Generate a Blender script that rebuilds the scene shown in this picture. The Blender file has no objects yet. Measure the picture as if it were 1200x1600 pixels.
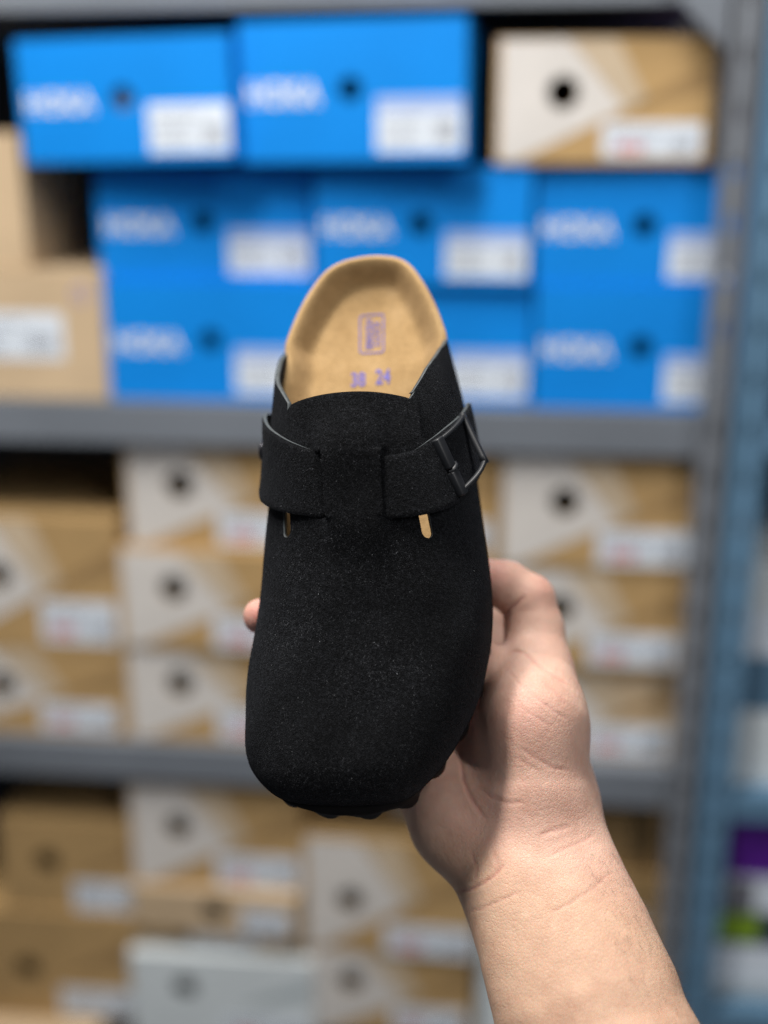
import bpy, bmesh, math, random
import numpy as np
from mathutils import Matrix, Vector

random.seed(4); rng = np.random.default_rng(7)
scn = bpy.context.scene
COL = scn.collection

# ------------------------------------------------------------------ camera
PITCH = math.radians(17.0)
CAM = np.array([0.0, 0.0, 1.5])
FPX = 1800.0                                   # focal length for a 1200 x 1600 frame
fw = np.array([0, math.cos(PITCH), -math.sin(PITCH)])
up = np.array([0, math.sin(PITCH), math.cos(PITCH)])
rt = np.array([1.0, 0, 0])
cd = bpy.data.cameras.new('camera'); cam = bpy.data.objects.new('camera', cd); COL.objects.link(cam)
cam.location = CAM; cam.rotation_euler = (math.pi / 2 - PITCH, 0, 0)
cd.sensor_fit = 'VERTICAL'; cd.sensor_height = 32.0; cd.sensor_width = 24.0; cd.lens = 36.0
cd.clip_start = 0.02; cd.clip_end = 50
cd.dof.use_dof = True; cd.dof.focus_distance = 0.487; cd.dof.aperture_fstop = 1.9
scn.camera = cam

# ------------------------------------------------------------------ light
w = bpy.data.worlds.new('World'); scn.world = w; w.use_nodes = True
bg = w.node_tree.nodes['Background']; bg.inputs[0].default_value = (0.86, 0.91, 1.0, 1); bg.inputs[1].default_value = 0.10

def lamp(name, loc, target, size, size_y, power, col, roll=0):
    l = bpy.data.lights.new(name, 'AREA'); l.shape = 'RECTANGLE'; l.size = size; l.size_y = size_y
    l.energy = power; l.color = col
    o = bpy.data.objects.new(name, l); COL.objects.link(o); o.location = loc
    d = Vector(target) - Vector(loc); o.rotation_euler = d.to_track_quat('-Z', 'Y').to_euler()
    o.rotation_euler.rotate_axis('Z', roll)
    return o
lamp('ceiling_tube_lamp', (-0.37, 0.585, 2.70), (-0.20, 0.75, 1.2), 0.14, 1.2, 50, (1.0, 0.965, 0.91))
lamp('fill_lamp', (1.0, -0.75, 2.75), (0.4, 0.8, 1.1), 0.14, 1.2, 19, (1.0, 0.98, 0.95))  # unseen fill lamp added behind the camera; also throws the post's shadow leftward

scn.view_settings.view_transform = 'Standard'; scn.view_settings.look = 'None'
scn.view_settings.exposure = 0.0; scn.view_settings.gamma = 1.0
scn.view_settings.use_curve_mapping = False
scn.cycles.max_bounces = 8
try:
    scn.cycles.use_denoising = True; scn.cycles.denoising_prefilter = 'FAST'; scn.cycles.sample_clamp_indirect = 6
except Exception: pass

# ------------------------------------------------------------------ helpers
def cam2world(p):
    """camera space (right, up, depth) in metres -> world"""
    p = np.asarray(p, float)
    return CAM + p[..., 0:1] * rt + p[..., 1:2] * up + p[..., 2:3] * fw
def ray(u, v): return np.array([(u - 600) / FPX, (800 - v) / FPX, 1.0])

def mesh_obj(name, verts, faces, mats, parent=None, smooth=True, fmat=None):
    me = bpy.data.meshes.new(name)
    me.from_pydata([tuple(map(float, q)) for q in verts], [], [tuple(map(int, f)) for f in faces])
    for m in (mats if isinstance(mats, (list, tuple)) else [mats]): me.materials.append(m)
    if fmat is not None: me.polygons.foreach_set('material_index', np.asarray(fmat, np.int32))
    if smooth: me.polygons.foreach_set('use_smooth', np.ones(len(me.polygons), bool))
    me.update()
    o = bpy.data.objects.new(name, me); COL.objects.link(o)
    if parent is not None: o.parent = parent
    return o
def empty(name, M):
    o = bpy.data.objects.new(name, None); COL.objects.link(o); o.empty_display_size = 0.02
    o.matrix_world = M; return o
def tag(o, label, cat, group=None):
    o['label'] = label; o['category'] = cat
    if group: o['group'] = group
    return o

class MB:
    """collects boxes / polygons / tubes into one mesh"""
    def __init__(s): s.v = []; s.f = []
    def box(s, x0, x1, y0, y1, z0, z1):
        b = len(s.v)
        s.v += [(x0,y0,z0),(x1,y0,z0),(x1,y1,z0),(x0,y1,z0),(x0,y0,z1),(x1,y0,z1),(x1,y1,z1),(x0,y1,z1)]
        s.f += [tuple(b+i for i in q) for q in ((0,3,2,1),(4,5,6,7),(0,1,5,4),(1,2,6,5),(2,3,7,6),(3,0,4,7))]
        return s
    def prism_y(s, pts, y0, y1):
        """pts counter-clockwise in x,z seen from -y"""
        b = len(s.v); n = len(pts)
        s.v += [(x, y0, z) for x, z in pts] + [(x, y1, z) for x, z in pts]
        s.f += [tuple(range(b, b+n)), tuple(range(b+2*n-1, b+n-1, -1))]
        s.f += [(b+i, b+n+i, b+n+(i+1) % n, b+(i+1) % n) for i in range(n)]
        return s
    def tube(s, pts, rad, seg=12, flat=None):
        pts = [np.asarray(q, float) for q in pts]; n = len(pts); b = len(s.v)
        rad = rad if hasattr(rad, '__len__') else [rad]*n
        ref = np.asarray(flat, float) if flat is not None else np.array([0.3, 0.5, 0.81])
        for i, q in enumerate(pts):
            t = pts[min(i+1, n-1)] - pts[max(i-1, 0)]; t /= np.linalg.norm(t)
            e1 = np.cross(t, ref); e1 /= np.linalg.norm(e1); e2 = np.cross(e1, t)
            ra, rb = rad[i] if hasattr(rad[i], '__len__') else (rad[i], rad[i])
            for k in range(seg):
                an = 2*math.pi*k/seg
                c, sn = math.cos(an), math.sin(an)
                if flat is not None:      # rounded-rectangle section
                    c = math.copysign(abs(c)**0.55, c); sn = math.copysign(abs(sn)**0.55, sn)
                s.v.append(tuple(q + ra*c*e1 + rb*sn*e2))
        for i in range(n-1):
            for k in range(seg):
                k2 = (k+1) % seg
                s.f.append((b+i*seg+k, b+i*seg+k2, b+(i+1)*seg+k2, b+(i+1)*seg+k))
        s.f.append(tuple(b+k for k in range(seg-1, -1, -1))); s.f.append(tuple(b+(n-1)*seg+k for k in range(seg)))
        return s
    def build(s, name, mat, parent=None, smooth=False): return mesh_obj(name, s.v, s.f, mat, parent, smooth)

# ------------------------------------------------------------------ materials
def mat(name, base=(0.5,0.5,0.5), rough=0.6, metal=0.0, spec=0.5):
    m = bpy.data.materials.new(name); m.use_nodes = True
    b = m.node_tree.nodes['Principled BSDF']
    b.inputs['Base Color'].default_value = (*base, 1); b.inputs['Roughness'].default_value = rough
    b.inputs['Metallic'].default_value = metal; b.inputs['Specular IOR Level'].default_value = spec
    return m, m.node_tree.nodes, m.node_tree.links, b
def nd(N, typ, **kw):
    x = N.new(typ)
    for k, v in kw.items():
        if k in x.inputs: x.inputs[k].default_value = v
        else: setattr(x, k, v)
    return x
def noise(N, L, scale, detail=4, rough=0.55, coord='Object', vec=None):
    n_ = nd(N, 'ShaderNodeTexNoise', Scale=scale, Detail=detail, Roughness=rough)
    if vec is None:
        t = N.new('ShaderNodeTexCoord'); vec = t.outputs[coord]
    L.new(vec, n_.inputs['Vector']); return n_
def ramp(N, L, fac, stops):
    r = N.new('ShaderNodeValToRGB'); L.new(fac, r.inputs[0])
    els = r.color_ramp.elements
    while len(els) < len(stops): els.new(0.5)
    for e, (p, c) in zip(els, stops): e.position = p; e.color = (*c, 1)
    return r
def bump(N, L, h, strength, dist, b, prev=None):
    k = nd(N, 'ShaderNodeBump', Strength=strength, Distance=dist); L.new(h, k.inputs['Height'])
    if prev is not None: L.new(prev.outputs[0], k.inputs['Normal'])
    if b is not None: L.new(k.outputs[0], b.inputs['Normal'])
    return k
def mixc(N, L, fac, a, b, blend='MIX'):
    m = N.new('ShaderNodeMix'); m.data_type = 'RGBA'; m.blend_type = blend
    for s, x in ((m.inputs[0], fac), (m.inputs[6], a), (m.inputs[7], b)):
        if isinstance(x, (float, int)): s.default_value = x
        elif isinstance(x, tuple): s.default_value = (*x, 1)
        else: L.new(x, s)
    return m.outputs[2]

def plain_mat(name, col, rough=0.6, var=0.12, scale=14, metal=0.0, spec=0.4, grain=None):
    m, N, L, b = mat(name, col, rough, metal, spec)
    n1 = noise(N, L, scale, 5)
    lo = tuple(c*(1-var) for c in col); hi = tuple(min(1, c*(1+var)) for c in col)
    r = ramp(N, L, n1.outputs[0], [(0.3, lo), (0.7, hi)]); L.new(r.outputs[0], b.inputs['Base Color'])
    if grain:
        n2 = noise(N, L, grain, 3); bump(N, L, n2.outputs[0], 0.25, 0.0006, b)
    return m

M = {}
M['blue_card'] = plain_mat('blue_printed_card', (0.002, 0.225, 0.72), 0.6, 0.07, 9, spec=0.2, grain=900)
M['kraft'] = plain_mat('kraft_cardboard', (0.46, 0.30, 0.135), 0.8, 0.12, 11, spec=0.2, grain=700)
M['kraft_pale'] = plain_mat('pale_cardboard', (0.56, 0.42, 0.27), 0.8, 0.1, 11, spec=0.2, grain=700)
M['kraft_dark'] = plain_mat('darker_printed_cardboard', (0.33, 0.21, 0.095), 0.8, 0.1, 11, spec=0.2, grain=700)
M['white_print'] = plain_mat('white_print_on_cardboard', (0.66, 0.63, 0.60), 0.75, 0.07, 20, spec=0.2, grain=700)
M['thin_print'] = plain_mat('thin_white_print', (0.56, 0.45, 0.32), 0.78, 0.08, 20, spec=0.2, grain=700)
M['grey_card'] = plain_mat('pale_grey_card', (0.68, 0.74, 0.77), 0.6, 0.06, 8, grain=700)
M['grey_band'] = plain_mat('grey_band_on_card', (0.44, 0.50, 0.53), 0.6, 0.06, 8)
M['label'] = plain_mat('white_paper_label', (0.72, 0.79, 0.88), 0.45, 0.03, 30)
M['letter'] = plain_mat('white_ink', (0.82, 0.84, 0.86), 0.5, 0.03, 30)
M['ink'] = plain_mat('grey_ink', (0.16, 0.16, 0.19), 0.6, 0.1, 30)
M['red_ink'] = plain_mat('red_ink', (0.72, 0.20, 0.20), 0.6, 0.1, 30)
M['blue_ink'] = plain_mat('blue_ink', (0.22, 0.22, 0.62), 0.6, 0.12, 30)
M['pale_blue_ink'] = plain_mat('pale_blue_ink', (0.36, 0.47, 0.74), 0.5, 0.05, 30)
M['purple_card'] = plain_mat('purple_card', (0.11, 0.012, 0.30), 0.5, 0.1, 9)
M['navy'] = plain_mat('navy_card', (0.012, 0.02, 0.07), 0.5, 0.1, 9)
M['lime'] = plain_mat('lime_print', (0.22, 0.36, 0.02), 0.5, 0.1, 9)
M['steel'] = plain_mat('grey_painted_steel', (0.17, 0.19, 0.222), 0.42, 0.10, 6, metal=0.0, spec=0.5, grain=300)
M['steel_post'] = plain_mat('grey_post_paint', (0.155, 0.17, 0.195), 0.45, 0.12, 6, spec=0.5, grain=300)
M['steel_blue'] = plain_mat('blue_grey_painted_steel', (0.10, 0.20, 0.31), 0.42, 0.10, 6, spec=0.5, grain=300)
M['steel_dark'] = plain_mat('dark_painted_steel', (0.022, 0.022, 0.026), 0.6, 0.15, 6)
M['wall'] = plain_mat('dark_wall_paint', (0.03, 0.03, 0.035), 0.8, 0.15, 3)
M['dark_card'] = plain_mat('black_card', (0.02, 0.02, 0.022), 0.6, 0.1, 9)
M['tissue'] = plain_mat('brown_tissue_paper', (0.30, 0.19, 0.11), 0.8, 0.2, 60)

def suede(name, edge=False):
    m, N, L, b = mat(name, (0.006, 0.0065, 0.0075), 0.92, spec=0.12)
    tc = N.new('ShaderNodeTexCoord')
    big = noise(N, L, 28, 4, 0.6, vec=tc.outputs['Object'])
    nap = noise(N, L, 820, 5, 0.72, vec=tc.outputs['Object'])
    r0 = ramp(N, L, big.outputs[0], [(0.3, (0.0022,0.0024,0.0029)), (0.72, (0.0066,0.0071,0.0084))])
    r1 = ramp(N, L, nap.outputs[0], [(0.36, (0.1,0.1,0.1)), (0.52, (0.7,0.7,0.7)), (0.70, (4.2,4.2,4.2))])
    c = mixc(N, L, 1.0, r0.outputs[0], r1.outputs[0], 'MULTIPLY')
    L.new(c, b.inputs['Base Color'])
    b.inputs['Sheen Weight'].default_value = 0.07; b.inputs['Sheen Roughness'].default_value = 0.45
    b.inputs['Sheen Tint'].default_value = (0.75, 0.82, 1.0, 1)
    n2 = noise(N, L, 2200, 3, 0.6, vec=tc.outputs['Object'])
    k1 = bump(N, L, nap.outputs[0], 1.0, 0.0016, None)
    bump(N, L, n2.outputs[0], 0.9, 0.0007, b, k1)
    return m
M['suede'] = suede('black_suede')
M['cut_edge'] = plain_mat('cut_leather_edge', (0.06, 0.07, 0.075), 0.6, 0.25, 300, spec=0.4)
M['eva'] = plain_mat('black_foam_rubber', (0.006, 0.0055, 0.006), 0.75, 0.2, 200, spec=0.15, grain=900)
M['buckle'] = plain_mat('matt_black_metal', (0.009, 0.0105, 0.014), 0.5, 0.15, 150, metal=0.0, spec=0.6)
M['rivet'] = plain_mat('dark_metal_rivet', (0.05, 0.05, 0.06), 0.35, 0.1, 150, metal=0.7, spec=0.5)
def tan_suede():
    m, N, L, b = mat('tan_suede_lining', (0.5, 0.3, 0.12), 0.88, spec=0.15)
    tc = N.new('ShaderNodeTexCoord')
    n1 = noise(N, L, 75, 7, 0.68, vec=tc.outputs['Object'])
    r = ramp(N, L, n1.outputs[0], [(0.30, (0.365,0.230,0.103)), (0.5, (0.425,0.275,0.128)), (0.70, (0.485,0.322,0.160))])
    n2 = noise(N, L, 700, 4, 0.65, vec=tc.outputs['Object'])
    r2 = ramp(N, L, n2.outputs[0], [(0.3, (0.86,0.86,0.86)), (0.7, (1.08,1.08,1.08))])
    L.new(mixc(N, L, 1.0, r.outputs[0], r2.outputs[0], 'MULTIPLY'), b.inputs['Base Color'])
    b.inputs['Sheen Weight'].default_value = 0.1
    bump(N, L, n2.outputs[0], 0.5, 0.0006, b); return m
M['lining'] = tan_suede()
M['cork'] = plain_mat('cork', (0.36, 0.21, 0.10), 0.85, 0.3, 260, spec=0.2, grain=500)
M['print'] = plain_mat('faded_blue_ink', (0.17, 0.15, 0.42), 0.8, 0.2, 400, spec=0.2)

def fibre_mat():
    m, N, L, b = mat('suede_nap', (0.01, 0.01, 0.012), 0.9, spec=0.1)
    g = N.new('ShaderNodeNewGeometry')
    r = ramp(N, L, g.outputs['Random Per Island'], [(0.0, (0.002,0.002,0.0023)), (0.55, (0.012,0.0125,0.014)), (0.85, (0.034,0.0355,0.039)), (0.994, (0.050,0.052,0.057)), (1.0, (0.22,0.23,0.24))])
    cl = noise(N, L, 520, 3, 0.6); c2 = ramp(N, L, cl.outputs[0], [(0.38, (0.12,0.12,0.12)), (0.62, (1.6,1.6,1.6))])
    br = noise(N, L, 24, 4, 0.6); c3 = ramp(N, L, br.outputs[0], [(0.34, (0.35,0.35,0.35)), (0.66, (2.0,2.0,2.05))])
    L.new(mixc(N, L, 1.0, mixc(N, L, 1.0, r.outputs[0], c2.outputs[0], 'MULTIPLY'), c3.outputs[0], 'MULTIPLY'), b.inputs['Base Color']); return m
M['nap'] = fibre_mat()

# ------------------------------------------------------------------ shelving
YAW = math.radians(6.0)
SH_O = np.array([0.0, 1.19, 0.0])
sx = np.array([math.cos(YAW), -math.sin(YAW), 0]); sy = np.array([math.sin(YAW), math.cos(YAW), 0])
SHELF_M = Matrix(((sx[0], sy[0], 0, SH_O[0]), (sx[1], sy[1], 0, SH_O[1]), (0, 0, 1, 0), (0, 0, 0, 1)))
def at(u, v, w=0.0):
    """place in the shelf's own axes (along, height) seen at a photo point, w metres behind the shelf front"""
    d = ray(u, v); d = d[0]*rt + d[1]*up + fw
    o = SH_O + sy*w
    t = ((o - CAM) @ sy) / (d @ sy); q = CAM + d*t - SH_O
    return q @ sx, q[2]

wall_me = MB().box(-2.2, 2.4, 0.62, 0.66, 0.0, 2.9)
wall = wall_me.build('wall', M['wall']); wall.matrix_world = SHELF_M; wall['kind'] = 'structure'

unit = empty('shelving_unit', SHELF_M)
tag(unit, 'grey painted steel shelving unit carrying the blue and brown shoe boxes', 'shelving')
Z1 = at(560, 632)[1]; Z1b = at(560, 697)[1]          # middle shelf lip
Z2 = at(300, 1158)[1]; Z2b = at(300, 1212)[1]        # lower shelf lip
Z0t = at(500, -30)[1]; Z0b = at(500, 14)[1]          # upper shelf lip
XL = -0.95; XPOST = at(1117, 640, -0.03)[0]
def shelf(zt, zb, front=-0.012):
    s = MB().box(XL, XPOST-0.012, front+0.004, 0.58, zt-0.012, zt-0.001).build('shelf', M['steel'], unit)
    lip = MB()
    lip.prism_y([(XL, zb), (XPOST-0.012, zb), (XPOST-0.012, zt), (XL, zt)], front-0.002, front+0.003)
    lip.box(XL, XPOST-0.012, front+0.003, front+0.018, zb, zb+0.003)
    lip.build('front_lip', M['steel'], s)
    return s
shelf(Z0t, Z0b); shelf(Z1, Z1b); shelf(Z2, Z2b); shelf(Z2-0.47, Z2b-0.47)
def angle_post(x, y, z0, z1, mtl, parent, wd=0.036):
    """slotted angle iron: a front flange with a row of slots and a return flange"""
    m = MB(); t = 0.0025; c = x
    hw = 0.003
    m.box(c-wd/2, c-hw, y, y+t, z0, z1); m.box(c+hw, c+wd/2, y, y+t, z0, z1)
    z = z0
    while z < z1:
        m.box(c-hw, c+hw, y+0.0001, y+t-0.0001, z, min(z+0.034, z1)); z += 0.05
    m.box(c-wd/2, c-wd/2+t, y+t, y+wd*0.8, z0, z1)
    return m.build('post', mtl, parent)
angle_post(XPOST, -0.034, 0.30, 2.45, M['steel_post'], unit, 0.025)
g = MB(); gx, gz = at(1128, 62, -0.03); gx0, _ = at(1075, 0, -0.03)
g.prism_y([(gx+0.004, gz-0.01), (gx+0.004, Z0t+0.05), (gx0-0.03, Z0t+0.05), (gx0-0.012, Z0b+0.004)], -0.031, -0.0285)
g.build('corner_gusset', M['steel'], unit)
MB().box(XL, XPOST+0.06, 0.585, 0.59, 0.3, 2.45).build('back_panel', M['steel_dark'], unit)

# ------------------------------------------------------------------ shoe boxes
FONT_CACHE = {}
def text_mesh(txt, bold=0.0):
    k = (txt, bold)
    if k in FONT_CACHE: return FONT_CACHE[k]
    c = bpy.data.curves.new('lettering_outline', 'FONT'); c.body = txt; c.size = 1.0; c.offset = bold; c.resolution_u = 4
    o = bpy.data.objects.new('lettering_outline', c); COL.objects.link(o)
    bpy.context.view_layer.update()
    dg = bpy.context.evaluated_depsgraph_get()
    me = bpy.data.meshes.new_from_object(o.evaluated_get(dg))
    v = np.array([q.co[:2] for q in me.vertices]); f = [tuple(p.vertices) for p in me.polygons]
    bpy.data.objects.remove(o); bpy.data.curves.remove(c); bpy.data.meshes.remove(me)
    lo = v.min(0); v = (v-lo)/(v.max(0)-lo)
    FONT_CACHE[k] = (v, f); return v, f

def carton(wd, dp, h, hole, mtl, parent, hr=0.0085):
    """hollow carton, front face at y = 0, with a real finger hole through the front"""
    hx, hz = hole; n = 32
    v = [(0,0,0),(wd,0,0),(wd,0,h),(0,0,h),(0,dp,0),(wd,dp,0),(wd,dp,h),(0,dp,h)]
    f = [(1,5,6,2),(4,0,3,7),(3,2,6,7),(4,5,1,0),(5,4,7,6)]
    corners = [math.atan2(z-hz, x-hx) % (2*math.pi) for x, z in ((0,0),(wd,0),(wd,h),(0,h))]
    angs = sorted([2*math.pi*k/n for k in range(n)] + corners)
    inner, outer = [], []
    for a_ in angs:
        c, s = math.cos(a_), math.sin(a_)
        t = min([((wd-hx)/c if c > 1e-9 else 9e9), (-hx/c if c < -1e-9 else 9e9), ((h-hz)/s if s > 1e-9 else 9e9), (-hz/s if s < -1e-9 else 9e9)])
        inner.append(len(v)); v.append((hx+hr*c, 0, hz+hr*s))
        outer.append(len(v)); v.append((hx+t*c, 0, hz+t*s))
    back = []
    for i in inner: back.append(len(v)); v.append((v[i][0], 0.002, v[i][2]))
    k = len(angs)
    for i in range(k):
        j = (i+1) % k
        f.append((inner[i], outer[i], outer[j], inner[j])[::-1])
        f.append((inner[i], inner[j], back[j], back[i])[::-1])
    o = mesh_obj('carton', v, f, mtl, parent, smooth=False)
    return o

def paper(name, pts, y, mtl, parent, th=0.0003):
    return MB().prism_y(pts, y-th, y).build(name, mtl, parent)

def ringed_panel(pts, hole, wd, h, hr, mtl, parent):
    """flat convex print with a round gap for the finger hole"""
    c0 = np.array([hole[0]*wd, hole[1]*h]); P = [np.array([a_*wd, b_*h]) for a_, b_ in pts]; n = len(P)
    angs = sorted([2*math.pi*k/32 for k in range(32)] + [math.atan2(*(q-c0)[::-1]) % (2*math.pi) for q in P])
    v, f = [], []
    for an in angs:
        d = np.array([math.cos(an), math.sin(an)]); best = 9e9
        for i in range(n):
            a_, b_ = P[i], P[(i+1) % n]; e = b_-a_; den = d[0]*e[1]-d[1]*e[0]
            if abs(den) < 1e-12: continue
            w_ = a_-c0; t = (w_[0]*e[1]-w_[1]*e[0])/den; s_ = (w_[0]*d[1]-w_[1]*d[0])/den
            if t > 0 and -1e-6 <= s_ <= 1+1e-6: best = min(best, t)
        for q in (c0+d*min(hr, best*0.98), c0+d*best): v.append((q[0], -0.0003, q[1]))
    k = len(angs)
    for i in range(k):
        j = (i+1) % k; f.append((2*i, 2*j, 2*j+1, 2*i+1)[::-1])
    return mesh_obj('printed_panel', v, f, mtl, parent, smooth=False)

def sticker(parent, x0, x1, z0, z1, seed, red=False, head=False):
    r = random.Random(seed)
    lb = paper('label', [(x0,z0),(x1,z0),(x1,z1),(x0,z1)], -0.0002, M['label'], parent)
    W, H = x1-x0, z1-z0
    ink = MB(); y = -0.0006
    rows = 4
    for i in range(rows):
        zz = z0 + H*(0.16 + 0.19*i); x = x0 + W*0.07; lim = x0+W*(0.52 if i < 3 else 0.66)
        while x < lim:
            l = W*r.uniform(0.03, 0.09); ink.box(x, min(x+l, lim), y, y+0.0001, zz, zz+H*0.06); x += l+W*0.02
    x = x0+W*0.68
    while x < x0+W*0.93:
        l = W*r.choice((0.006, 0.010, 0.016)); ink.box(x, x+l, y, y+0.0001, z0+H*0.16, z0+H*0.58); x += l+W*0.012
    ink.build('print', M['ink'], lb)
    if head: paper('header_print', [(x0, z1-H*0.27), (x1, z1-H*0.27), (x1, z1), (x0, z1)], -0.00055, M['pale_blue_ink'], lb, 0.0001)
    if red:
        rd = MB()
        for i in range(3): rd.box(x0+W*(0.16+0.09*i), x0+W*(0.22+0.09*i), y-0.0001, y, z0+H*0.14, z0+H*0.42)
        rd.build('print', M['red_ink'], lb)
    return lb

DIMS = []
def place(name, u0, u1, vt, vb, w=0.0, dep=0.30, rz=0.0, zb=None, h=None, ry=0.0):
    um = (u0+u1)/2
    z_b = at(um, vb, w)[1] if zb is None else zb
    z_t = at(um, vt, w)[1] if h is None else z_b+h
    lo, hi = -600.0, 2200.0                     # row of the photo in which the middle of the front lies
    for _ in range(40):
        vm = (lo+hi)/2
        if at(um, vm, w)[1] > (z_b+z_t)/2: lo = vm
        else: hi = vm
    x0 = at(u0, vm, w)[0]; x1 = at(u1, vm, w)[0]
    root = empty(name, SHELF_M @ Matrix.Translation((x0, w, z_b)) @ Matrix.Rotation(rz, 4, 'Z') @ Matrix.Rotation(ry, 4, 'Y'))
    DIMS.append((name, round(x1-x0, 3), round(z_t-z_b, 3)))
    return root, x1-x0, z_t-z_b

def blue_box(label, *a, seed=0, paper_in=False, **k):
    root, wd, h = place('shoe_box', *a, **k)
    tag(root, label, 'shoe box', 'blue shoe boxes on the upper shelf')
    carton(wd, k.get('dep', 0.30), h, (wd*0.495, h*0.52), M['blue_card'], root, 0.0112)
    v, f = text_mesh('HOKA', 0.02)
    lw, lh = wd*0.325, h*0.175
    V = [(wd*0.035 + q[0]*lw, -0.0004, h*0.405 + q[1]*lh) for q in v]
    mesh_obj('lettering', V, f, M['letter'], root, smooth=False)
    sticker(root, wd*0.61, wd*0.985, h*0.07, h*0.46, seed, head=(seed != 7))
    if paper_in: MB().box(wd*0.4, wd*0.6, 0.012, 0.02, h*0.35, h*0.65).build('tissue_paper', M['tissue'], root)
    return root
def kraft_box(label, *a, seed=0, tri=True, hole=(0.31, 0.57), lab=(0.50, 0.97, 0.03, 0.34), red=True, mtl='kraft', band=True, group='brown shoe boxes', dark=None, **k):
    jr = random.Random(seed*7+1); k.setdefault('rz', math.radians(jr.uniform(-1.6, 1.2)))
    root, wd, h = place('shoe_box', *a, **k)
    tag(root, label, 'shoe box', group)
    mt = M[mtl]
    carton(wd, k.get('dep', 0.30), h, (wd*hole[0], h*hole[1]), mt, root, 0.0150)
    y = -0.0001
    def P(name, pts, m_, yy): return paper(name, [(wd*a_, h*b_) for a_, b_ in pts], yy, m_, root, 0.0002)
    hx, hz = hole
    if tri:
        # white printed field round the finger hole
        P('printed_panel', [(0.335,0.985),(0.607,0.44),(0.70,0.50),(0.55,0.985)], M['thin_print'], y)
        ringed_panel([(0.02,0.02),(0.10,0.02),(0.60,0.44),(0.33,0.985),(0.02,0.985)], hole, wd, h, 0.0153, M['white_print'], root)
    if band:
        P('printed_band', [(0.60,0.42),(0.985,0.60),(0.985,0.80),(0.66,0.50)], M['kraft_dark'] if mtl != 'grey_card' else M['grey_band'], y)
    jx, jz = jr.uniform(-0.018, 0.012), jr.uniform(0, 0.02)
    if lab: sticker(root, wd*(lab[0]+jx), wd*(lab[1]+jx), h*(lab[2]+jz), h*(lab[3]+jz), seed, red)
    return root

zs1 = Z1 + 0.0005; zs2 = Z2 + 0.0005
W0 = 0.004
# upper shelf: blue boxes, three rows
zr3 = at(660, 446)[1] ; zr2 = at(660, 257)[1]
h3 = zr3 - zs1 - 0.001; h2 = zr2 - zr3 - 0.001
blue_box('blue shoe box, bottom row of the stack, leftmost, beside the brown box', 168, 497, 0, 0, W0, zb=zs1, h=h3, seed=1)
blue_box('blue shoe box, bottom row, directly behind the heel of the clog', 503, 829, 0, 0, W0+0.006, zb=zs1, h=h3, seed=2)
blue_box('blue shoe box, bottom row, partly behind the grey upright post', 835, 1174, 0, 0, W0, zb=zs1, h=h3, seed=3)
blue_box('blue shoe box, middle row, leftmost, next to the dark gap', 153, 486, 0, 0, W0+0.008, zb=zr3, h=h2-0.001, rz=math.radians(1.2), seed=4)
blue_box('blue shoe box, middle row, centre, above the clog heel', 492, 830, 0, 0, W0-0.001, zb=zr3, h=h2-0.0005, rz=math.radians(-0.8), seed=5)
blue_box('blue shoe box, middle row, under the brown box and behind the grey post', 836, 1185, 0, 0, W0+0.005, zb=zr3, h=h2-0.001, seed=6)
blue_box('blue shoe box on the top row at the far left, overhanging the stack', 32, 371, 66, 0, -0.01, zb=zr2+0.001, h=h2*0.99, rz=math.radians(-5), ry=math.radians(-0.9), seed=7, paper_in=True)
blue_box('blue shoe box on the top row beside the dark gap, second from the left', 376, 732, 30, 0, -0.012, zb=zr2+0.002, h=h2*1.10, rz=math.radians(-5), ry=math.radians(-0.4), seed=8)
kraft_box('brown shoe box with white corner on top of the blue stack, by the post', 775, 1116, 60, 0, -0.004, zb=zr2+0.001, h=at(940, 60)[1]-zr2, seed=9, rz=math.radians(1), group='brown shoe boxes on the upper shelf', lab=(0.50, 0.96, 0.04, 0.32))
r_ = kraft_box('plain tan box at the left end of the upper shelf with blue ring mark', -120, 165, 420, 0, 0.0, zb=zs1, h=at(80, 422)[1]-zs1, tri=False, band=False, red=False, mtl='kraft_pale', lab=(0.12, 0.775, 0.31, 0.67), hole=(0.06, 0.85), seed=10, group='plain tan boxes')
ringm = MB(); wd_ = at(165, 520)[0]-at(-120, 520)[0]; hh_ = at(80, 422)[1]-zs1
cx_, cz_ = wd_*0.885, hh_*0.82
for i in range(16):
    a0, a1 = 2*math.pi*i/16, 2*math.pi*(i+1)/16
    ringm.prism_y([(cx_+q*math.cos(b_), cz_+q*math.sin(b_)) for q, b_ in ((0.006,a0),(0.008,a0),(0.008,a1),(0.006,a1))], -0.0004, -0.0002)
ringm.build('printed_ring', M['blue_ink'], r_)
kraft_box('plain tan box standing on another tan box at the far left edge', -260, 36, 205, 0, 0.0, zb=at(80, 422)[1]+0.001, h=at(30, 208)[1]-at(80, 422)[1], tri=False, band=False, lab=None, mtl='kraft_pale', hole=(0.2, 0.5), seed=11, dep=0.16, group='plain tan boxes')

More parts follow.
